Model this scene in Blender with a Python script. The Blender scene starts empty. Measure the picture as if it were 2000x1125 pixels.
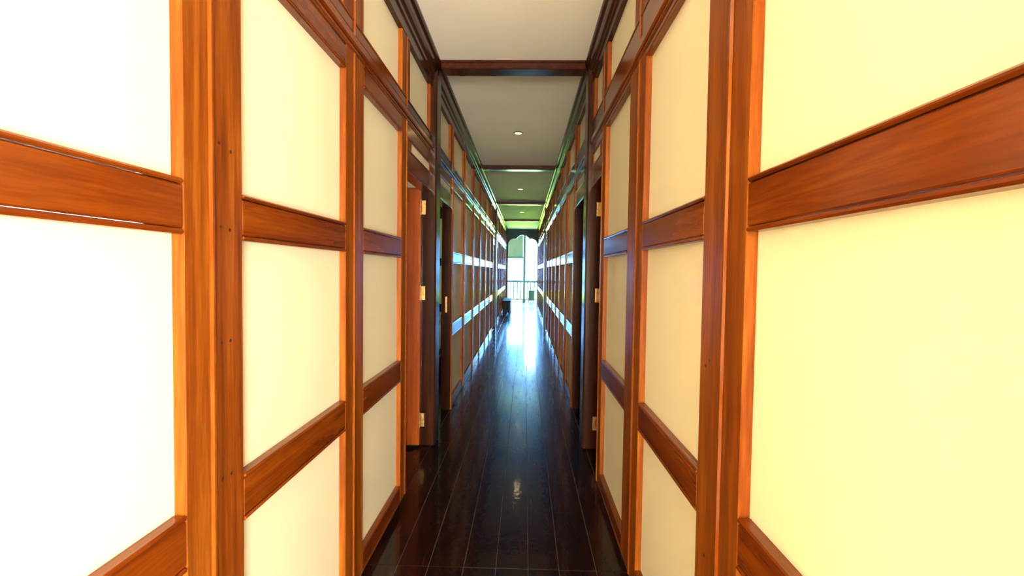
import bpy, math, random
from mathutils import Matrix, Vector
random.seed(7)
S = bpy.context.scene
C = S.collection

# ------------------------------------------------------------------ camera
H = 1.38                     # eye height
F, VX, VY, ROLL = 950.0, 1025.0, 529.5, 0.0144
dY = Vector(((VX-1000)/F, -(VY-562.5)/F, 1.0)).normalized()
dZ = Vector((ROLL, 1.0, 0.0)); dZ = (dZ - dZ.dot(dY)*dY).normalized()
dX = dZ.cross(dY)
if dX.x < 0: dX = -dX
r_ = Vector((dX.x, dY.x, dZ.x)); u_ = Vector((dX.y, dY.y, dZ.y)); f_ = Vector((dX.z, dY.z, dZ.z))
cam = bpy.data.objects.new('camera', bpy.data.cameras.new('camera'))
C.objects.link(cam)
m = Matrix((r_, u_, -f_)).transposed().to_4x4(); m.translation = Vector((0, 0, H))
cam.matrix_world = m
cam.data.sensor_width = 36.0
cam.data.lens = 36.0*F/2000.0
cam.data.clip_start = 0.02; cam.data.clip_end = 500
S.camera = cam

# ------------------------------------------------------------------ view, world, lights
S.view_settings.view_transform = 'Standard'
S.view_settings.look = 'None'
S.view_settings.exposure = 0.0
S.view_settings.gamma = 1.0
S.view_settings.use_curve_mapping = False
S.cycles.max_bounces = 10
S.cycles.diffuse_bounces = 5
S.cycles.glossy_bounces = 6
S.cycles.sample_clamp_indirect = 80.0
S.cycles.caustics_reflective = True

w = bpy.data.worlds.new('sky'); S.world = w; w.use_nodes = True
bg = w.node_tree.nodes['Background']
bg.inputs['Color'].default_value = (0.13, 0.42, 1.0, 1)
bg.inputs['Strength'].default_value = 54.0

def lamp(name, typ, loc, rot, energy, color, **kw):
    l = bpy.data.lights.new(name, typ); l.energy = energy; l.color = color
    for k, v in kw.items():
        if k == 'portal': l.cycles.is_portal = v
        else: setattr(l, k, v)
    o = bpy.data.objects.new(name, l); o.location = loc; o.rotation_euler = rot
    C.objects.link(o); return o
R = math.radians
lamp('sun', 'SUN', (0, 40, 30), (R(30), R(-38), 0), 400.0, (1.0, 0.94, 0.82), angle=0.01)
# unseen frontal fill lamp, added far behind the camera to reach down the walls
lamp('hall_fill_light', 'AREA', (0.0, -8.1, 1.3), (R(98), 0, R(1)), 1450.0, (1.0, 0.95, 0.79),
     shape='RECTANGLE', size=1.8, size_y=2.0)
lamp('side_window_light', 'AREA', (1.0, -2.6, 1.05), (R(104), 0, R(22)), 470.0, (1.0, 0.97, 0.90),
     shape='RECTANGLE', size=1.3, size_y=1.6)
# guides the sky light in through the arch at the far end
lamp('arch_portal', 'AREA', (-0.1, 18.75, 1.45), (R(-90), 0, 0), 1.0, (1, 1, 1),
     shape='RECTANGLE', size=1.4, size_y=2.9, portal=True)
# daylight in the side room on the left
lamp('side_room_window_light', 'AREA', (-3.9, 5.9, 1.5), (0, R(-90), 0), 26.0, (0.80, 1.0, 0.50),
     shape='RECTANGLE', size=1.3, size_y=1.5)
lamp('front_room_window_light', 'AREA', (-3.9, 2.4, 1.5), (0, R(-90), 0), 18.0, (1.0, 0.92, 0.75),
     shape='RECTANGLE', size=1.3, size_y=1.5)

# ------------------------------------------------------------------ materials
def mat(name):
    mt = bpy.data.materials.new(name); mt.use_nodes = True
    nt = mt.node_tree; b = nt.nodes['Principled BSDF']
    return mt, nt, b
def N(nt, t, **kw):
    n = nt.nodes.new(t)
    for k, v in kw.items():
        if k in n.inputs.keys(): n.inputs[k].default_value = v
        else: setattr(n, k, v)
    return n
def ramp(nt, fac, stops):
    r = nt.nodes.new('ShaderNodeValToRGB')
    e = r.color_ramp.elements
    while len(e) < len(stops): e.new(0.5)
    for q, (p, c) in zip(e, stops): q.position = p; q.color = (*c, 1)
    nt.links.new(fac, r.inputs[0]); return r
def wood(name, axis, dark, mid, light, rough, bump, coat=0.0, spec=0.5, aniso=False):
    mt, nt, b = mat(name)
    L = nt.links.new
    g = N(nt, 'ShaderNodeNewGeometry'); oi = N(nt, 'ShaderNodeObjectInfo')
    mul = N(nt, 'ShaderNodeMath', operation='MULTIPLY'); mul.inputs[1].default_value = 37.0
    L(oi.outputs['Random'], mul.inputs[0])
    add = N(nt, 'ShaderNodeVectorMath', operation='ADD'); L(g.outputs['Position'], add.inputs[0]); L(mul.outputs[0], add.inputs[1])
    mp = N(nt, 'ShaderNodeMapping')
    sc = {'z': (14, 14, 0.9), 'y': (14, 0.9, 14)}[axis]
    mp.inputs['Scale'].default_value = sc
    L(add.outputs[0], mp.inputs[0])
    n1 = N(nt, 'ShaderNodeTexNoise', Scale=1.3, Detail=5.0, Roughness=0.6, Distortion=0.7); L(mp.outputs[0], n1.inputs[0])
    mp2 = N(nt, 'ShaderNodeMapping'); mp2.inputs['Scale'].default_value = tuple(q*6 for q in sc); L(add.outputs[0], mp2.inputs[0])
    n2 = N(nt, 'ShaderNodeTexNoise', Scale=1.6, Detail=3.0); L(mp2.outputs[0], n2.inputs[0])
    mix = N(nt, 'ShaderNodeMath', operation='MULTIPLY_ADD'); mix.inputs[1].default_value = 0.35; 
    L(n2.outputs[0], mix.inputs[0]); L(n1.outputs[0], mix.inputs[2])
    rv = N(nt, 'ShaderNodeMath', operation='MULTIPLY_ADD'); rv.inputs[1].default_value = 0.12
    L(oi.outputs['Random'], rv.inputs[0]); L(mix.outputs[0], rv.inputs[2])
    rp = ramp(nt, rv.outputs[0], [(0.42, dark), (0.70, mid), (0.98, light)])
    L(rp.outputs[0], b.inputs['Base Color'])
    b.inputs['Roughness'].default_value = rough
    b.inputs['Specular IOR Level'].default_value = spec
    b.inputs['Coat Weight'].default_value = coat
    b.inputs['Coat Roughness'].default_value = 0.12
    bp = N(nt, 'ShaderNodeBump', Strength=bump, Distance=0.002); L(n2.outputs[0], bp.inputs['Height'])
    L(bp.outputs[0], b.inputs['Normal']); L(bp.outputs[0], b.inputs['Coat Normal'])
    return mt
DK, MD, LT = (0.09, 0.016, 0.0015), (0.19, 0.042, 0.003), (0.32, 0.095, 0.007)
STILE = wood('varnished_teak_upright', 'z', DK, MD, LT, 0.42, 0.35, spec=0.14)
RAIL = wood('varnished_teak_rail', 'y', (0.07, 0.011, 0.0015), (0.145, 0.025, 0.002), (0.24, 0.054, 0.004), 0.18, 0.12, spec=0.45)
BEAD = wood('polished_teak_bead', 'z', (0.16, 0.03, 0.005), (0.17, 0.035, 0.004), (0.28, 0.075, 0.008), 0.14, 0.05, spec=0.5)
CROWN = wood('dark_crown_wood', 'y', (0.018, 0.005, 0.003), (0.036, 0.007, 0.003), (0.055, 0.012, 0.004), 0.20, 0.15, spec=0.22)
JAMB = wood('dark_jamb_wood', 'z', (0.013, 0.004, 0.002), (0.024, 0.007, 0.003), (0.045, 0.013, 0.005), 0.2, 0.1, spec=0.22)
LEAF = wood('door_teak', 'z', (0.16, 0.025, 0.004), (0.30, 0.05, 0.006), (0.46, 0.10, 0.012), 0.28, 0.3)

def floor_mat():
    mt, nt, b = mat('black_polished_floorboard'); L = nt.links.new
    g = N(nt, 'ShaderNodeNewGeometry'); oi = N(nt, 'ShaderNodeObjectInfo')
    mul = N(nt, 'ShaderNodeMath', operation='MULTIPLY'); mul.inputs[1].default_value = 53.0; L(oi.outputs['Random'], mul.inputs[0])
    add = N(nt, 'ShaderNodeVectorMath', operation='ADD'); L(g.outputs['Position'], add.inputs[0]); L(mul.outputs[0], add.inputs[1])
    mp = N(nt, 'ShaderNodeMapping'); mp.inputs['Scale'].default_value = (9, 0.8, 9); L(add.outputs[0], mp.inputs[0])
    n1 = N(nt, 'ShaderNodeTexNoise', Scale=2.0, Detail=5.0); L(mp.outputs[0], n1.inputs[0])
    rp = ramp(nt, n1.outputs[0], [(0.3, (0.003, 0.001, 0.0006)), (0.75, (0.012, 0.003, 0.0015))])
    L(rp.outputs[0], b.inputs['Base Color'])
    n3 = N(nt, 'ShaderNodeTexNoise', Scale=5.0, Detail=4.0); L(mp.outputs[0], n3.inputs[0])
    rr = N(nt, 'ShaderNodeMapRange'); rr.inputs['To Min'].default_value = 0.20; rr.inputs['To Max'].default_value = 0.32
    L(n3.outputs[0], rr.inputs[0]); L(rr.outputs[0], b.inputs['Roughness'])
    b.inputs['Specular IOR Level'].default_value = 0.09
    b.inputs['Coat Weight'].default_value = 0.45; b.inputs['Coat Roughness'].default_value = 0.07
    n4 = N(nt, 'ShaderNodeTexNoise', Scale=26.0, Detail=3.0); L(g.outputs['Position'], n4.inputs[0])
    bp = N(nt, 'ShaderNodeBump', Strength=0.16, Distance=0.003); L(n4.outputs[0], bp.inputs['Height']); L(bp.outputs[0], b.inputs['Normal']); L(bp.outputs[0], b.inputs['Coat Normal'])
    return mt
FLOOR = floor_mat()

def plain(name, col, rough=0.6, spec=0.4, metal=0.0, var=0.0, scale=3.0, bump=0.0, bscale=60.0):
    mt, nt, b = mat(name); L = nt.links.new
    b.inputs['Roughness'].default_value = rough; b.inputs['Specular IOR Level'].default_value = spec; b.inputs['Metallic'].default_value = metal
    g = N(nt, 'ShaderNodeNewGeometry')
    n = N(nt, 'ShaderNodeTexNoise', Scale=scale, Detail=4.0); L(g.outputs['Position'], n.inputs[0])
    a = tuple(max(0, c*(1-var)) for c in col); z = tuple(min(1, c*(1+var)) for c in col)
    L(ramp(nt, n.outputs[0], [(0.3, a), (0.7, z)]).outputs[0], b.inputs['Base Color'])
    if bump:
        n2 = N(nt, 'ShaderNodeTexNoise', Scale=bscale, Detail=2.0); L(g.outputs['Position'], n2.inputs[0])
        bp = N(nt, 'ShaderNodeBump', Strength=bump, Distance=0.002); L(n2.outputs[0], bp.inputs['Height']); L(bp.outputs[0], b.inputs['Normal'])
    return mt
CREAM = plain('cream_painted_board', (0.84, 0.77, 0.55), 0.50, 0.12, var=0.03, scale=2.0, bump=0.08, bscale=30)
CEIL = plain('offwhite_ceiling_paint', (0.93, 0.88, 0.78), 0.7, 0.2, var=0.03, scale=1.5, bump=0.05)
PLASTER = plain('pale_plaster', (0.75, 0.66, 0.48), 0.8, 0.2, var=0.03)
BRASS = plain('worn_brass', (0.55, 0.33, 0.12), 0.35, 0.5, 0.9, var=0.35, scale=60.0, bump=0.5, bscale=90)
DARKHOLE = plain('dark_wood_plug', (0.05, 0.012, 0.004), 0.6)
CHROME = plain('brushed_steel', (0.6, 0.6, 0.58), 0.3, 0.5, 1.0)
BLACKISH = plain('dark_stained_furniture', (0.022, 0.03, 0.04), 0.6, 0.2, var=0.2)
BALC = plain('weathered_green_grey_timber', (0.05, 0.055, 0.035), 0.6, var=0.2, scale=8)
CANVAS = plain('tan_canvas', (0.12, 0.11, 0.05), 0.8, 0.1, var=0.05)
TAN = plain('tan_roof_board', (0.25, 0.19, 0.11), 0.7, var=0.1)
GREENP = plain('green_painted_wood', (0.04, 0.06, 0.03), 0.5, var=0.1)
LAWN = plain('sunlit_lawn', (0.19, 0.36, 0.02), 0.9, 0.1, var=0.3, scale=0.6)
LINEN = plain('pale_bed_linen', (0.55, 0.55, 0.45), 0.9, 0.1)
GREYDECK = plain('grey_deck_board', (0.13, 0.12, 0.10), 0.3, 0.5, var=0.15)
JOINT = plain('pale_joint_filler', (0.10, 0.08, 0.07), 0.7)
EM, ent, eb = mat('warm_lamp_glass')
eb.inputs['Base Color'].default_value = (1, 0.9, 0.7, 1); eb.inputs['Emission Color'].default_value = (1, 0.60, 0.20, 1); eb.inputs['Emission Strength'].default_value = 28.0

# ------------------------------------------------------------------ mesh helpers
class MB:
    def __init__(s): s.v = []; s.f = []
    def add(s, v, f):
        k = len(s.v); s.v += v; s.f += [tuple(i+k for i in q) for q in f]; return s
    def box(s, a, b, c=0.0):
        x0, y0, z0 = a; x1, y1, z1 = b
        if c <= 0:
            v = [(x, y, z) for z in (z0, z1) for y in (y0, y1) for x in (x0, x1)]
            f = [(0, 2, 3, 1), (4, 5, 7, 6), (0, 1, 5, 4), (2, 6, 7, 3), (0, 4, 6, 2), (1, 3, 7, 5)]
            return s.add(v, f)
        # chamfer all: build as 24-vert cuboid
        c = min(c, (x1-x0)/2.01, (y1-y0)/2.01, (z1-z0)/2.01)
        v = []; idx = {}
        for sx in (0, 1):
            for sy in (0, 1):
                for sz in (0, 1):
                    X = (x0, x1)[sx]; Y = (y0, y1)[sy]; Z = (z0, z1)[sz]
                    ix = X + (c if sx == 0 else -c); iy = Y + (c if sy == 0 else -c); iz = Z + (c if sz == 0 else -c)
                    for ax, p in enumerate(((X, iy, iz), (ix, Y, iz), (ix, iy, Z))):
                        idx[(sx, sy, sz, ax)] = len(v); v.append(p)
        f = []
        I = lambda a, b, c_, ax: idx[(a, b, c_, ax)]
        for t in (0, 1):
            f.append([I(t, 0, 0, 0), I(t, 1, 0, 0), I(t, 1, 1, 0), I(t, 0, 1, 0)][::(1 if t else -1)])
            f.append([I(0, t, 0, 1), I(1, t, 0, 1), I(1, t, 1, 1), I(0, t, 1, 1)][::(-1 if t else 1)])
            f.append([I(0, 0, t, 2), I(1, 0, t, 2), I(1, 1, t, 2), I(0, 1, t, 2)][::(1 if t else -1)])
        for a in (0, 1):
            for b_ in (0, 1):
                q = [I(a, b_, 0, 0), I(a, b_, 1, 0), I(a, b_, 1, 1), I(a, b_, 0, 1)]; f.append(q if a == b_ else q[::-1])
                q = [I(a, 0, b_, 0), I(a, 1, b_, 0), I(a, 1, b_, 2), I(a, 0, b_, 2)]; f.append(q[::-1] if a == b_ else q)
                q = [I(0, a, b_, 1), I(1, a, b_, 1), I(1, a, b_, 2), I(0, a, b_, 2)]; f.append(q if a == b_ else q[::-1])
        for a in (0, 1):
            for b_ in (0, 1):
                for c_ in (0, 1):
                    q = [I(a, b_, c_, 0), I(a, b_, c_, 1), I(a, b_, c_, 2)]; f.append(q if (a+b_+c_) % 2 == 1 else q[::-1])
        return s.add(v, f)
    def cyl(s, p, r, h, ax='z', n=12):
        v = []
        for k in (0, 1):
            for i in range(n):
                a = 2*math.pi*i/n; c, d = r*math.cos(a), r*math.sin(a)
                v.append({'z': (p[0]+c, p[1]+d, p[2]+k*h), 'x': (p[0]+k*h, p[1]+c, p[2]+d), 'y': (p[0]+c, p[1]+k*h, p[2]+d)}[ax])
        f = [tuple((i, (i+1) % n, n+(i+1) % n, n+i)) for i in range(n)] + [tuple(range(n))[::-1], tuple(range(n, 2*n))]
        return s.add(v, f)
    def prism(s, pts, mapf, a, b):
        n = len(pts)
        v = [mapf(p, a) for p in pts] + [mapf(p, b) for p in pts]
        f = [(i, (i+1) % n, n+(i+1) % n, n+i) for i in range(n)] + [tuple(range(n))[::-1], tuple(range(n, 2*n))]
        return s.add(v, f)
    def build(s, name, m, parent=None, smooth=False):
        import bmesh
        lo = [min(p[i] for p in s.v) for i in range(3)]; hi = [max(p[i] for p in s.v) for i in range(3)]
        c = Vector([(lo[i]+hi[i])/2 for i in range(3)]); c.z = lo[2]
        me = bpy.data.meshes.new(name)
        me.from_pydata([tuple(Vector(p)-c) for p in s.v], [], s.f)
        bm = bmesh.new(); bm.from_mesh(me); bmesh.ops.recalc_face_normals(bm, faces=bm.faces); bm.to_mesh(me); bm.free()
        me.materials.append(m)
        if smooth:
            for p in me.polygons: p.use_smooth = True
        o = bpy.data.objects.new(name, me); C.objects.link(o)
        o.location = c
        if parent:
            o.parent = parent
            o.matrix_parent_inverse = pw_inv(parent)
        return o
def pw(o):
    m = Matrix.LocRotScale(o.location, o.rotation_euler, o.scale)
    return (pw(o.parent) @ o.matrix_parent_inverse @ m) if o.parent else m
def pw_inv(o): return pw(o).inverted()
def empty(name, loc=(0, 0, 0)):
    o = bpy.data.objects.new(name, None); o.empty_display_size = 0.1; o.location = loc; C.objects.link(o); return o
def struct(o, label=None):
    o['kind'] = 'structure'
    if label: o['label'] = label
    return o
def tag(o, label, cat, group=None):
    o['label'] = label; o['category'] = cat
    if group: o['group'] = group
    return o

# ------------------------------------------------------------------ the two panelled walls
CEILZ = H + 1.60
END = 18.6
POSTS = [(3.74, 3.92), (11.70, 11.88)]
class Side:
    pass
Lw = Side(); Lw.s = -1; Lw.X = 0.72; Lw.name = 'left'
Lw.h = dict(base=0.10, low=(0.72, 0.845), mid=(1.448, 1.565), ptop=2.175, band=(2.277, 2.339), clb=2.41, clt=2.765, head=1.98, tr=(2.115, 2.172))
Lw.near = [(-0.76, 0.17), (0.17, 1.10), (1.10, 2.03), (2.03, 2.94)]
Lw.doorsA = [(2.94, 3.74), (3.92, 4.75)]
Lw.mid = [4.75, 5.73, 6.72, 7.73, 8.80, 9.85, 10.85]
Lw.doorsB = [(10.85, 11.70), (11.88, 12.75)]
Lw.far = [12.75+(END-12.75)*i/6 for i in range(7)]
Lw.st = (0.09, 0.125)
Rw = Side(); Rw.s = 1; Rw.X = 0.495; Rw.name = 'right'
Rw.h = dict(base=0.09, low=(0.705, 0.825), mid=(1.474, 1.596), ptop=2.285, band=(2.32, 2.385), clb=2.51, clt=2.81, head=2.015, tr=(2.17, 2.25))
Rw.near = [(-0.76, 0.25), (0.25, 1.215), (1.215, 2.19), (2.19, 3.20)]
Rw.doorsA = [(3.20, 3.74), (3.92, 4.90)]
Rw.mid = [4.90, 5.88, 6.82, 7.73, 8.75, 9.80, 10.85]
Rw.doorsB = [(10.85, 11.70), (11.88, 12.75)]
Rw.far = Lw.far
Rw.st = (0.11, 0.155)

REC = 0.026       # panel recess
TH = 0.09         # wall thickness
def slab(W, d0, d1, y0, y1, z0, z1, c=0.0, mb=None):
    mb = mb or MB()
    xs = sorted((W.s*(W.X+d0), W.s*(W.X+d1)))
    return mb.box((xs[0], y0, z0), (xs[1], y1, z1), c)

def wall(W):
    h = W.h
    # solid core behind the clerestory and above the doors is made by the frame pieces themselves
    core = MB()
    root = struct(empty('wall_'+W.name, (W.s*W.X, 0, 0)), 'teak framed %s wall with cream painted panels' % W.name)
    def part(name, mb, m): return mb.build(name, m, root)
    def rail(y0, y1, z0, z1, name='rail', beads=True, m=RAIL, proud=0.0):
        b = min(0.013, (z1-z0)*0.2)
        mb = slab(W, -proud, TH, y0, y1, z0+(b if beads else 0), z1-(b if beads else 0), 0.003)
        if beads:
            slab(W, 0.003-proud-0.006, TH-0.002, y0, y1, z0, z0+b-0.0015, 0.004, mb)
            slab(W, 0.003-proud-0.006, TH-0.002, y0, y1, z1-b+0.0015, z1, 0.004, mb)
        return part(name, mb, m)
    def stile(y0, y1, z0, z1, name='stile', m=STILE, proud=0.0, c=0.003):
        return part(name, slab(W, -proud, TH, y0, y1, z0, z1, c), m)
    def panel(y0, y1, z0, z1):
        return part('panel', slab(W, REC, REC+0.03, y0-0.01, y1+0.01, z0-0.01, z1+0.01), CREAM)
    bays = list(W.near) + list(zip(W.mid[:-1], W.mid[1:])) + list(zip(W.far[:-1], W.far[1:]))
    fs, ns = W.st
    for (a, b) in bays:
        near = ns if a > -0.1 else 0.1
        if W.s > 0 and abs(a-2.19) < 0.01: near = 0.19
        far = fs if abs(b-3.2) > .01 and abs(b-2.94) > .01 else 0.12
        if a > 4: near, far = 0.07, 0.07
        # lower tier
        stile(a, a+near, 0, h['band'][0]); stile(b-far, b, 0, h['band'][0])
        y0, y1 = a+near, b-far
        rail(y0, y1, 0.0, h['base'], 'base_rail')
        rail(y0, y1, *h['low']); rail(y0, y1, *h['mid'])
        rail(y0, y1, h['ptop'], h['band'][0], 'head_rail')
        panel(y0, y1, h['base'], h['low'][0]); panel(y0, y1, h['low'][1], h['mid'][0]); panel(y0, y1, h['mid'][1], h['ptop'])
        # clerestory
        cn = cf = 0.065 if a > 4 else 0.12
        rail(a, b, h['band'][1], h['clb'], 'clerestory_sill', m=CROWN if a > 2.9 else RAIL)  # beyond the first doors the darker wood stands in for shade
        stile(a, a+cn, h['clb'], h['clt'], 'clerestory_stile'); stile(b-cf, b, h['clb'], h['clt'], 'clerestory_stile')
        panel(a+cn, b-cf, h['clb'], h['clt'])
    # beads at the seams
    seams = [b for a, b in W.near[:-1]] + W.mid[1:-1] + W.far[1:-1] + [W.near[-1][1]+0.0, W.mid[0], W.mid[-1], W.far[0]]
    for y in seams:
        jam = min(abs(y-q) for q in (W.near[-1][1], W.mid[0], W.mid[-1], W.far[0])) < 0.001
        off = {W.near[-1][1]: -0.016, W.mid[0]: 0.016, W.mid[-1]: -0.016, W.far[0]: 0.016}.get(y, 0) if jam else 0
        wd = 0.009 if y < 4 else 0.012
        pj = 0.007 if y < 3.5 else 0.013
        part('seam_bead', slab(W, -pj, 0.004, y+off-wd, y+off+wd, 0.0, h['band'][0], 0.0055), BEAD)
        part('seam_bead', slab(W, -pj, 0.004, y+off-wd, y+off+wd, h['band'][1], h['clt'], 0.0055), BEAD)
    # door bays
    for zone in (W.doorsA, W.doorsB):
        for (a, b) in zone:
            rail(a, b, h['head'], h['tr'][0], 'door_header', m=RAIL)
            stile(a, a+0.12, h['tr'][0], h['tr'][1], 'transom_stile'); stile(b-0.10, b, h['tr'][0], h['tr'][1], 'transom_stile')
            part('panel', slab(W, 0.007, 0.05, a+0.11, b-0.09, h['tr'][0]-0.005, h['tr'][1]+0.005), CREAM)
            rail(a, b, h['tr'][1], h['band'][0], 'head_rail', m=RAIL)
            rail(a, b, h['band'][1], h['clb'], 'clerestory_sill', m=CROWN)  # dark wood carries on the shade imitated along the sill
            stile(a, a+0.07, h['clb'], h['clt'], 'clerestory_stile'); stile(b-0.09, b, h['clb'], h['clt'], 'clerestory_stile')
            panel(a+0.07, b-0.09, h['clb'], h['clt'])
    # long mouldings, one length per bay between posts
    cuts = [-0.76, 3.74, 7.60, 11.70, 15.2, END]
    for a, b in zip(cuts[:-1], cuts[1:]):
        mb = slab(W, -0.016, TH, a, b, h['band'][0]+0.018, h['band'][1]-0.004, 0.006)
        slab(W, -0.006, TH-0.002, a, b, h['band'][0], h['band'][0]+0.016, 0.004, mb)
        part('band_moulding', mb, RAIL if a < 3 else CROWN)  # lengths past the first post are darker, imitating the dimmer light there
        t = h['clt']; c = CEILZ
        k = (c - t)
        pr = [(TH, t), (-0.003, t), (-0.003, t+k*.30), (-0.012, t+k*.34), (-0.012, t+k*.50), (-0.024, t+k*.55), (-0.032, t+k*.66), (-0.036, t+k*.80), (-0.050, t+k*.86), (-0.056, t+k*.93), (-0.056, c), (TH, c)]
        mb = MB().prism(pr, lambda p, y: (W.s*(W.X+p[0]), y, p[1]), a, b)
        part('crown_moulding', mb, CROWN)
    # structural posts between the paired doors
    for (a, b) in POSTS:
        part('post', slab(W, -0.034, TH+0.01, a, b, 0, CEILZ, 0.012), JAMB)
    # door side jambs
    for y, sgn in ((W.near[-1][1], 1), (W.mid[0], -1), (W.mid[-1], 1), (W.far[0], -1)):
        ys = sorted((y, y+sgn*0.012))
        part('door_jamb', slab(W, 0.002, TH+0.005, ys[0], ys[1], 0, h['head'], 0.003), JAMB)
    for (a, b) in W.doorsA + W.doorsB:
        part('threshold', slab(W, 0.001, TH+0.02, a+0.012, b-0.001, -0.003, 0.004, 0.002), FLOOR)
    return root
WL = wall(Lw); WR = wall(Rw)

# wooden plugs in the near left post
for (px, z) in ((1.135, 2.05), (1.175, 2.03), (1.13, 1.67), (1.175, 1.66), (1.135, 1.475), (1.17, 1.47), (1.135, 1.20), (1.17, 1.20),
                (1.135, 0.87), (1.17, 0.87), (1.135, 0.60), (1.17, 0.605), (1.14, 0.36), (1.17, 0.38)):
    MB().cyl((-0.7215, px, z), 0.0045, 0.0025, 'x', 10).build('wood_plug', DARKHOLE, WL)
for (px, z) in ((1.30, 1.15), (1.325, 1.13), (1.30, 0.62), (1.32, 0.40)):
    MB().cyl((0.4935, px, z), 0.0045, 0.0025, 'x', 10).build('wood_plug', DARKHOLE, WR)

# ------------------------------------------------------------------ floor: boards with recessed joints
floor = struct(MB().box((-0.82, -8.3, -0.12), (0.60, 18.70, -0.0035)).build('floor', JOINT), 'black polished timber floor of long boards')
xl = [-0.72, -0.575, -0.430, -0.265, -0.115, 0.035, 0.178, 0.350, 0.495]
yj = [-0.76, 2.21, 6.34, 10.5, 14.6, 18.7]
for j in range(5):
    offs = [0, 0, .012, -.01, .02, -.012][j]
    for i in range(8):
        x0 = xl[i]+(offs if i else 0); x1 = xl[i+1]+(offs if i < 7 else 0)
        ya = yj[j]; yb = yj[j+1]
        dz = random.uniform(-0.0012, 0.0)
        MB().box((x0+0.0014, ya+0.0015, -0.0034), (x1-0.0014, yb-0.0015, dz), 0.0012).build('floorboard', FLOOR, floor)

# ------------------------------------------------------------------ ceiling with beams
ceil = struct(MB().box((-0.82, -8.3, CEILZ), (0.60, 18.75, CEILZ+0.1)).build('ceiling', CEIL), 'off-white ceiling crossed by dark beams')
for y in (3.76, 7.44, 11.32, 15.10):
    mb = MB().box((-0.665, y, CEILZ-0.062), (0.44, y+0.14, CEILZ+0.01), 0.006)
    mb.box((-0.665, y-0.012, CEILZ-0.018), (0.44, y+0.152, CEILZ+0.01), 0.005)
    mb.build('beam', CROWN, ceil)

# ------------------------------------------------------------------ unseen hall behind the camera, deepened so lamp light falls off slowly
hall = MB()
hall.box((-2.2, -8.4, -0.12), (3.2, -8.3, CEILZ+0.1)); hall.box((-2.3, -8.4, -0.12), (-2.2, -0.76, CEILZ+0.1)); hall.box((3.2, -8.4, -0.12), (3.3, -0.76, CEILZ+0.1))
hall.box((-2.3, -0.76, -0.12), (-0.81, -0.66, CEILZ+0.1)); hall.box((0.585, -0.76, -0.12), (3.3, -0.66, CEILZ+0.1))
struct(hall.build('wall_back', PLASTER))
struct(MB().box((-2.3, -8.4, CEILZ+0.1), (3.3, -0.66, CEILZ+0.2)).box((-2.2, -8.3, CEILZ), (-0.82, -0.76, CEILZ+0.1)).box((0.60, -8.3, CEILZ), (3.2, -0.76, CEILZ+0.1)).build('ceiling_hall', CEIL))
struct(MB().box((-2.3, -8.4, -0.22), (3.3, -0.66, -0.12)).box((-2.2, -8.3, -0.12), (-0.82, -0.76, 0)).box((0.60, -8.3, -0.12), (3.2, -0.76, 0)).box((-0.82, -8.3, -0.022), (0.60, -0.765, 0)).build('floor_hall', PLASTER))  # unseen floor made pale to bounce lamp light onto the ceiling

# ------------------------------------------------------------------ side rooms behind the open doors
def room(name, s, X, y0, y1, m, depth=3.3):
    a = X+TH; b = X+TH+depth
    def bx(mb, x0, x1, *r):
        xs = sorted((s*x0, s*x1)); mb.box((xs[0], r[0], r[2]), (xs[1], r[1], r[3]))
    mb = MB()
    bx(mb, b, b+0.08, y0, y1, -0.1, CEILZ)
    bx(mb, a, b+0.08, y0-0.04, y0, -0.1, CEILZ); bx(mb, a, b+0.08, y1, y1+0.04, -0.1, CEILZ)
    struct(mb.build('wall_'+name, m))
    mb = MB(); bx(mb, a, b, y0, y1, CEILZ-0.02, CEILZ+0.05); struct(mb.build('ceiling_'+name, m))
    mb = MB(); bx(mb, a, b, y0, y1, -0.1, -0.003); struct(mb.build('floor_'+name, FLOOR))
room('front_room', -1, Lw.X, 1.2, 3.80, PLASTER)
room('bedroom', -1, Lw.X, 3.86, 7.70, PLASTER)
room('store_room', 1, Rw.X, 1.2, 3.80, PLASTER)
room('dark_room', 1, Rw.X, 3.86, 7.70, PLASTER)
# framing on the bedroom's end wall, seen through the second door
fr = struct(empty('trim_1', (-1.6, 7.66, 0)), 'dark rails and posts across pale panels on the bedroom end wall')
for z0, z1 in ((0, 0.1), (0.72, 0.845), (1.448, 1.565), (2.19, 2.44)):
    MB().box((-3.0, 7.655, z0), (-0.82, 7.70, z1), 0.004).build('rail', JAMB, fr)
for x in (-8.4, -2.0, -0.95):
    MB().box((x-0.05, 7.652, 0), (x+0.05, 7.70, 2.9), 0.004).build('stile', JAMB, fr)

# bed seen as a sliver through the second left door
bed = tag(empty('bed', (-2.0, 6.7, 0)), 'bed with a pale green-grey cover seen through second doorway on the left', 'bed')
MB().box((-2.75, 5.7, 0.08), (-1.05, 7.60, 0.30), 0.01).build('bed_frame', JAMB, bed)
mt_ = MB().box((-2.73, 5.74, 0.31), (-1.07, 7.58, 0.58), 0.06).build('mattress', LINEN, bed)
MB().box((-2.0, 7.15, 0.585), (-1.25, 7.55, 0.70), 0.05).build('pillow', LINEN, bed)
for x in (-2.70, -1.15):
    for y in (5.75, 7.5):
        MB().box((x, y, -0.003), (x+0.06, y+0.06, 0.08)).build('leg', JAMB, bed)

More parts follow.
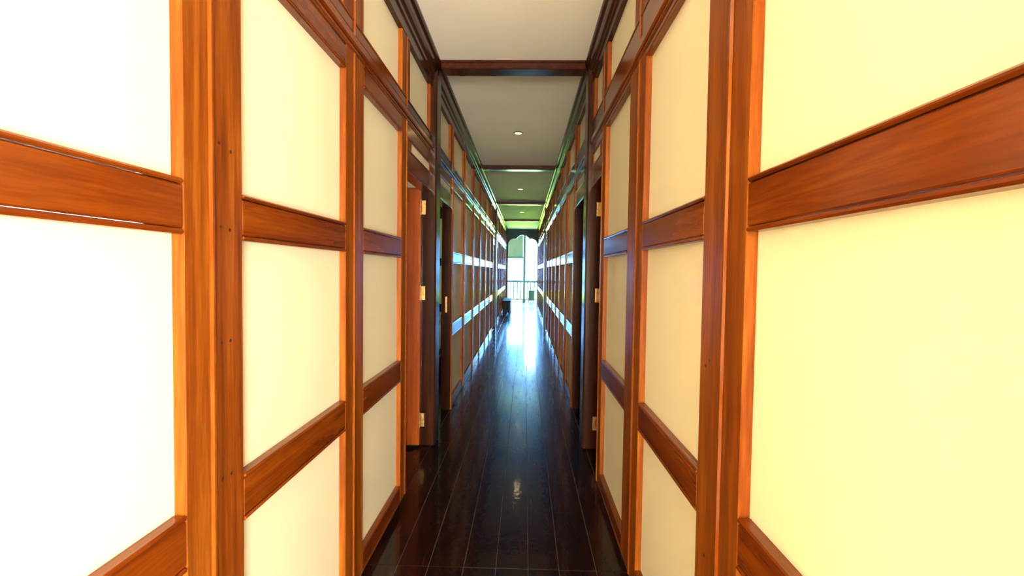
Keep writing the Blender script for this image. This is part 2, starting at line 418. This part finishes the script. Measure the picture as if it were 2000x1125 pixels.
# ------------------------------------------------------------------ doors
def hinge(x, y, z, s, root):
    mb = MB()
    xs = sorted((x, x+s*0.034))
    mb.box((xs[0], y-0.003, z), (xs[1], y+0.001, z+0.105))
    for k in range(5):
        mb.cyl((x, y-0.008, z+k*0.021), 0.0065, 0.0195, 'z', 10)
    mb.cyl((x, y-0.008, z-0.006), 0.004, 0.117, 'z', 8)
    mb.build('hinge', BRASS, root)
def leaf_open(num, W, y, sgn, wid, label):
    """a leaf hinged on the middle post, standing open at right angles to the wall inside the side room; sgn=-1: leaf on the near face"""
    s = W.s; X0 = W.X+0.078
    root = struct(empty('door_%d' % num, (s*X0, y, 0)), label)
    ya, yb = sorted((y, y+sgn*0.036))
    h0, h1 = 0.022, 2.0
    def bx(name, a, b, z0, z1, in_=0.0, m=LEAF, c=0.003):
        xs = sorted((s*(X0+a), s*(X0+b))); return MB().box((xs[0], ya+in_, z0), (xs[1], yb-in_, z1), c).build(name, m, root)
    bx('stile', 0, 0.095, h0, h1); bx('stile', wid-0.095, wid, h0, h1)
    for z0, z1 in ((h0, 0.2), (0.95, 1.07), (h1-0.11, h1)):
        bx('rail', 0.095, wid-0.095, z0, z1)
    for z0, z1 in ((0.2, 0.95), (1.07, h1-0.11)):
        bx('panel', 0.09, wid-0.09, z0, z1, 0.011, LEAF, 0)
    fy = ya if sgn < 0 else yb
    for z in (0.17, 1.15, 1.80):
        hinge(s*(X0-0.004), fy + (0.0 if sgn < 0 else 0.0), z, -s, root)
    kb = MB().cyl((s*(X0+wid-0.05), fy-0.03, 1.0), 0.022, 0.03, 'y', 12); kb.build('door_knob', BRASS, root)
    return root
D1 = leaf_open(1, Lw, 3.735, -1, 0.72, 'orange teak door standing open at first doorway on left')
D2 = leaf_open(2, Lw, 3.925, 1, 0.72, 'teak door opened into bedroom behind the second doorway on left')
D3 = leaf_open(3, Rw, 3.735, -1, 0.60, 'dark door standing open at first doorway on right')
D4 = leaf_open(4, Rw, 3.925, 1, 0.72, 'door opened inward at second doorway on right')
# strike plate and lock on the far jamb of the second left doorway
mb = MB().box((-0.775, 4.731, 0.965), (-0.755, 4.7365, 1.12), 0.001)
mb.cyl((-0.765, 4.727, 1.07), 0.008, 0.006, 'y', 10); mb.box((-0.772, 4.722, 1.0), (-0.758, 4.731, 1.03), 0.002)
mb.build('strike_plate', BRASS, D2)
# closed pairs further down
n = 5
for W in (Lw, Rw):
    for k, (a, b) in enumerate(W.doorsB):
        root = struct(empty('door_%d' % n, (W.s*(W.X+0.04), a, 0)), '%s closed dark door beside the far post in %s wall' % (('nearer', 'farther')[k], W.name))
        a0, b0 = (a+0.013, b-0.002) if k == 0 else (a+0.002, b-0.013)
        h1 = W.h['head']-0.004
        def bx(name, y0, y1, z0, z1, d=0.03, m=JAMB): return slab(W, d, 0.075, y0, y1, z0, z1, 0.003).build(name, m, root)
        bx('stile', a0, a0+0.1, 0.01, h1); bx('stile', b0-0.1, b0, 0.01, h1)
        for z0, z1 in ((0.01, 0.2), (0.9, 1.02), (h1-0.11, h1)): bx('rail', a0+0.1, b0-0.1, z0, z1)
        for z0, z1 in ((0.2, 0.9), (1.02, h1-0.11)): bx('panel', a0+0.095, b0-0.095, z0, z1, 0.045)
        n += 1

# ------------------------------------------------------------------ scalloped arch at the corridor's end
pts = []
def arc(x0, z0, x1, z1, bulge, n=8):
    out = []
    for i in range(n):
        t = i/n; x = x0+(x1-x0)*t; z = z0+(z1-z0)*t
        dx, dz = x1-x0, z1-z0; l = math.hypot(dx, dz); b = bulge*math.sin(math.pi*t)**0.75
        out.append((x-dz/l*b, z+dx/l*b))
    return out
outline = arc(-0.645, 0.93, -0.34, 1.235, 0.125, 10) + arc(-0.34, 1.235, 0.16, 1.235, 0.155, 14) + arc(0.16, 1.235, 0.47, 0.93, 0.125, 10) + [(0.47, 0.93)]
outline = [(-0.645, -1.38)] + outline + [(0.47, -1.38)]
poly = [(x, z+H) for x, z in outline]
# frame around opening: quads between the outline and the outer box
mb = MB()
outer = []
for (x, z) in poly:
    if z < 1.0: outer.append(((-0.72 if x < 0 else 0.495), z))
    elif z < 2.32: outer.append(((-0.72 if x < 0 else 0.495), CEILZ-0.0))
    else: outer.append((x, CEILZ))
# make outer monotone
for y, flip in ((18.60, 1), (18.66, 0)):
    pass
nP = len(poly)
v = [(x, 18.60, z) for x, z in poly] + [(x, 18.60, z) for x, z in outer] + [(x, 18.66, z) for x, z in poly] + [(x, 18.66, z) for x, z in outer]
f = []
for i in range(nP-1):
    f += [(i, i+1, nP+i+1, nP+i), (2*nP+i, 3*nP+i, 3*nP+i+1, 2*nP+i+1), (i, 2*nP+i, 2*nP+i+1, i+1), (nP+i, nP+i+1, 3*nP+i+1, 3*nP+i)]
f += [(0, nP, 3*nP, 2*nP), (nP-1, 2*nP-1, 4*nP-1, 3*nP-1)]
mb.add(v, f)
arch = struct(mb.build('trim_2', BLACKISH), 'dark scalloped arch board across the end of the corridor')
# slim raised edging that follows the scallops
e = MB()
k = len(poly)
inn = [(x*0.985-0.0013, z-0.012) for x, z in poly]
v = [(x, 18.585, z) for x, z in poly] + [(x, 18.585, z) for x, z in inn] + [(x, 18.675, z) for x, z in poly] + [(x, 18.675, z) for x, z in inn]
f = []
for i in range(1, k-2):
    f += [(i, i+1, k+i+1, k+i), (2*k+i, 3*k+i, 3*k+i+1, 2*k+i+1), (i, 2*k+i, 2*k+i+1, i+1), (k+i, k+i+1, 3*k+i+1, 3*k+i)]
e.add(v, f); e.build('edging', BEAD, arch)
# outer facade beside the arch
struct(MB().box((-5, 18.68, 0), (-0.72, 18.8, 3.3)).box((0.495, 18.68, 0), (5, 18.8, 3.3)).box((-0.72, 18.68, CEILZ), (0.495, 18.8, 3.3)).build('wall_facade', PLASTER))

# ------------------------------------------------------------------ balcony
deck = struct(MB().box((-5, 18.705, -0.2), (5, 22.75, -0.03)).build('floor_balcony', GREYDECK), 'pale boarded balcony floor')
for i in range(22):
    x = -1.65+i*0.15
    MB().box((x+0.002, 18.705, -0.03), (x+0.148, 22.75, 0.0), 0.002).build('deck_board', GREYDECK, deck)
struct(MB().box((-5, 18.8, 3.12), (5, 23.3, 3.22)).build('ceiling_balcony', TAN))
rail_ = tag(empty('balcony_railing', (0, 22.5, 0)), 'dark timber balcony railing with slim balusters beyond the arch', 'railing')
MB().box((-4.9, 22.45, 0.845), (4.9, 22.55, 0.95), 0.012).build('handrail', BALC, rail_)
MB().box((-4.9, 22.475, 0.05), (4.9, 22.525, 0.10), 0.005).build('bottom_rail', BALC, rail_)
for i in range(-11, 12):
    x = 0.13+i*0.156
    MB().cyl((x, 22.5, 0.09), 0.028, 0.77, 'z', 8).box((x-0.028, 22.472, 0.35), (x+0.028, 22.528, 0.39), 0.004).build('baluster', BALC, rail_)
tag(MB().box((-0.078, 21.28, 0.0), (0.034, 21.39, 3.12), 0.012).box((-0.095, 21.265, 0.0), (0.051, 21.41, 0.14), 0.01).box((-0.095, 21.265, 2.95), (0.051, 21.41, 3.12), 0.01).build('balcony_post', BALC),
    'slim green-grey timber post standing in the middle of the arch opening', 'post')
bl = tag(empty('window_blind', (-0.9, 22.62, 2.0)), 'tan canvas blind hanging half lowered left of the balcony post', 'blind')
MB().box((-1.7, 22.61, 2.06), (-0.09, 22.625, 3.12)).build('canvas', CANVAS, bl)
MB().box((-1.72, 22.59, 1.955), (-0.07, 22.645, 2.06), 0.01).build('bottom_bar', GREENP, bl)
for x in (-4.7, -2.4, 2.4, 4.7):
    MB().box((x-0.05, 22.44, 0.0), (x+0.05, 22.56, 1.0), 0.008).build('newel', BALC, rail_)
# string of a cable beyond
cab = MB()
for i in range(14):
    x0 = -1.8+i*0.13; z0 = 1.585+0.02*math.sin(i*1.3)
    cab.box((x0, 22.9, z0), (x0+0.135, 22.915, z0+0.018))
cab.box((-1.8, 22.88, 1.55), (-1.78, 22.92, 3.15)).box((-0.0, 22.88, 1.55), (0.02, 22.92, 3.15))
tag(cab.build('cable', BALC), 'thin sagging cable strung below the blind beyond the railing', 'cable')
# sloping eave seen through the right half of the arch
ev = tag(empty('roof_eave', (0.3, 24.3, 2.6)), 'tan slatted eave sloping across the top right of the arch opening', 'roof eave')
for k in range(5):
    o = 0.095*k
    v = []
    for y in (24.2, 24.9):
        for (x, z) in ((0.06, 2.66+o), (0.06, 2.725+o), (0.95, 3.22+o), (0.95, 3.155+o)): v.append((x, y, z))
    MB().add(v, [(0, 1, 2, 3), (7, 6, 5, 4), (0, 4, 5, 1), (1, 5, 6, 2), (2, 6, 7, 3), (3, 7, 4, 0)]).build('slat', TAN if k % 2 else GREENP, ev)
for x in (0.1, 0.5, 0.85):
    MB().box((x, 24.22, 2.70+(x-.02)*.516), (x+0.03, 24.88, 2.96+(x-.02)*.516)).build('rafter', GREENP, ev)
st = tag(empty('side_stool', (0.31, 21.9, 0)), 'small dark slatted stool by the railing right of the post', 'stool')
MB().box((0.16, 21.72, 0.47), (0.46, 22.08, 0.51), 0.006).build('seat', GREENP, st)
for x in (0.17, 0.42):
    for y in (21.73, 22.04):
        MB().box((x, y, 0), (x+0.03, y+0.03, 0.47)).build('leg', GREENP, st)
for i in range(5):
    MB().box((0.205+i*0.045, 21.735, 0.08), (0.232+i*0.045, 21.75, 0.46)).build('slat', GREENP, st)
MB().box((0.20, 21.76, 0.07), (0.42, 22.03, 0.462), 0.004).build('drawer_body', GREENP, st)
MB().box((0.17, 21.733, 0.05), (0.45, 21.755, 0.08)).build('stretcher', GREENP, st)

# low bench against left wall near the arch
bn = tag(empty('bench', (-0.58, 16.2, 0)), 'low dark bench against the left wall just before the arch', 'bench')
MB().box((-0.70, 15.3, 0.39), (-0.44, 17.1, 0.44), 0.008).build('seat', BLACKISH, bn)
MB().box((-0.68, 15.36, 0.06), (-0.455, 17.04, 0.39), 0.004).build('body', BLACKISH, bn)
for y in (15.36, 16.98):
    for x in (-0.68, -0.505):
        MB().box((x, y, 0), (x+0.05, y+0.06, 0.06)).build('foot', BLACKISH, bn)

# ------------------------------------------------------------------ garden
struct(MB().box((-60, 22.8, -3.6), (60, 120, -3.5)).build('ground', LAWN), 'sunlit lawn below the balcony')

# ------------------------------------------------------------------ ceiling downlights
lab = ['round warm downlight nearest the camera, between first and second ceiling beams',
       'second round warm downlight, between second and third ceiling beams',
       'third round warm downlight, between third and fourth ceiling beams',
       'farthest small downlight, just before the scalloped arch']
for i, (x, y) in enumerate(((-0.10, 5.69), (-0.105, 9.55), (-0.10, 13.25), (-0.095, 17.25))):
    t = tag(empty('downlight', (x, y, CEILZ-0.012)), lab[i], 'ceiling light', 'ceiling downlights along the corridor')
    n_ = 24; v = []; f = []
    for (r, z) in ((0.036, -0.004), (0.040, -0.010), (0.052, -0.008), (0.056, 0.0)):
        for k in range(n_):
            a = 2*math.pi*k/n_; v.append((x+r*math.cos(a), y+r*math.sin(a), CEILZ+z))
    for q in range(3):
        for k in range(n_): f.append((q*n_+k, q*n_+(k+1) % n_, (q+1)*n_+(k+1) % n_, (q+1)*n_+k))
    MB().add(v, f).build('trim_ring', CHROME, t, True)
    MB().cyl((x, y, CEILZ-0.006), 0.037, 0.004, 'z', 20).build('lamp_glass', EM, t)
    l = lamp('downlight_lamp', 'SPOT', (x, y, CEILZ-0.015), (0, 0, 0), 10.0, (1.0, 0.72, 0.36), spot_size=R(150), spot_blend=0.8, shadow_soft_size=0.03)
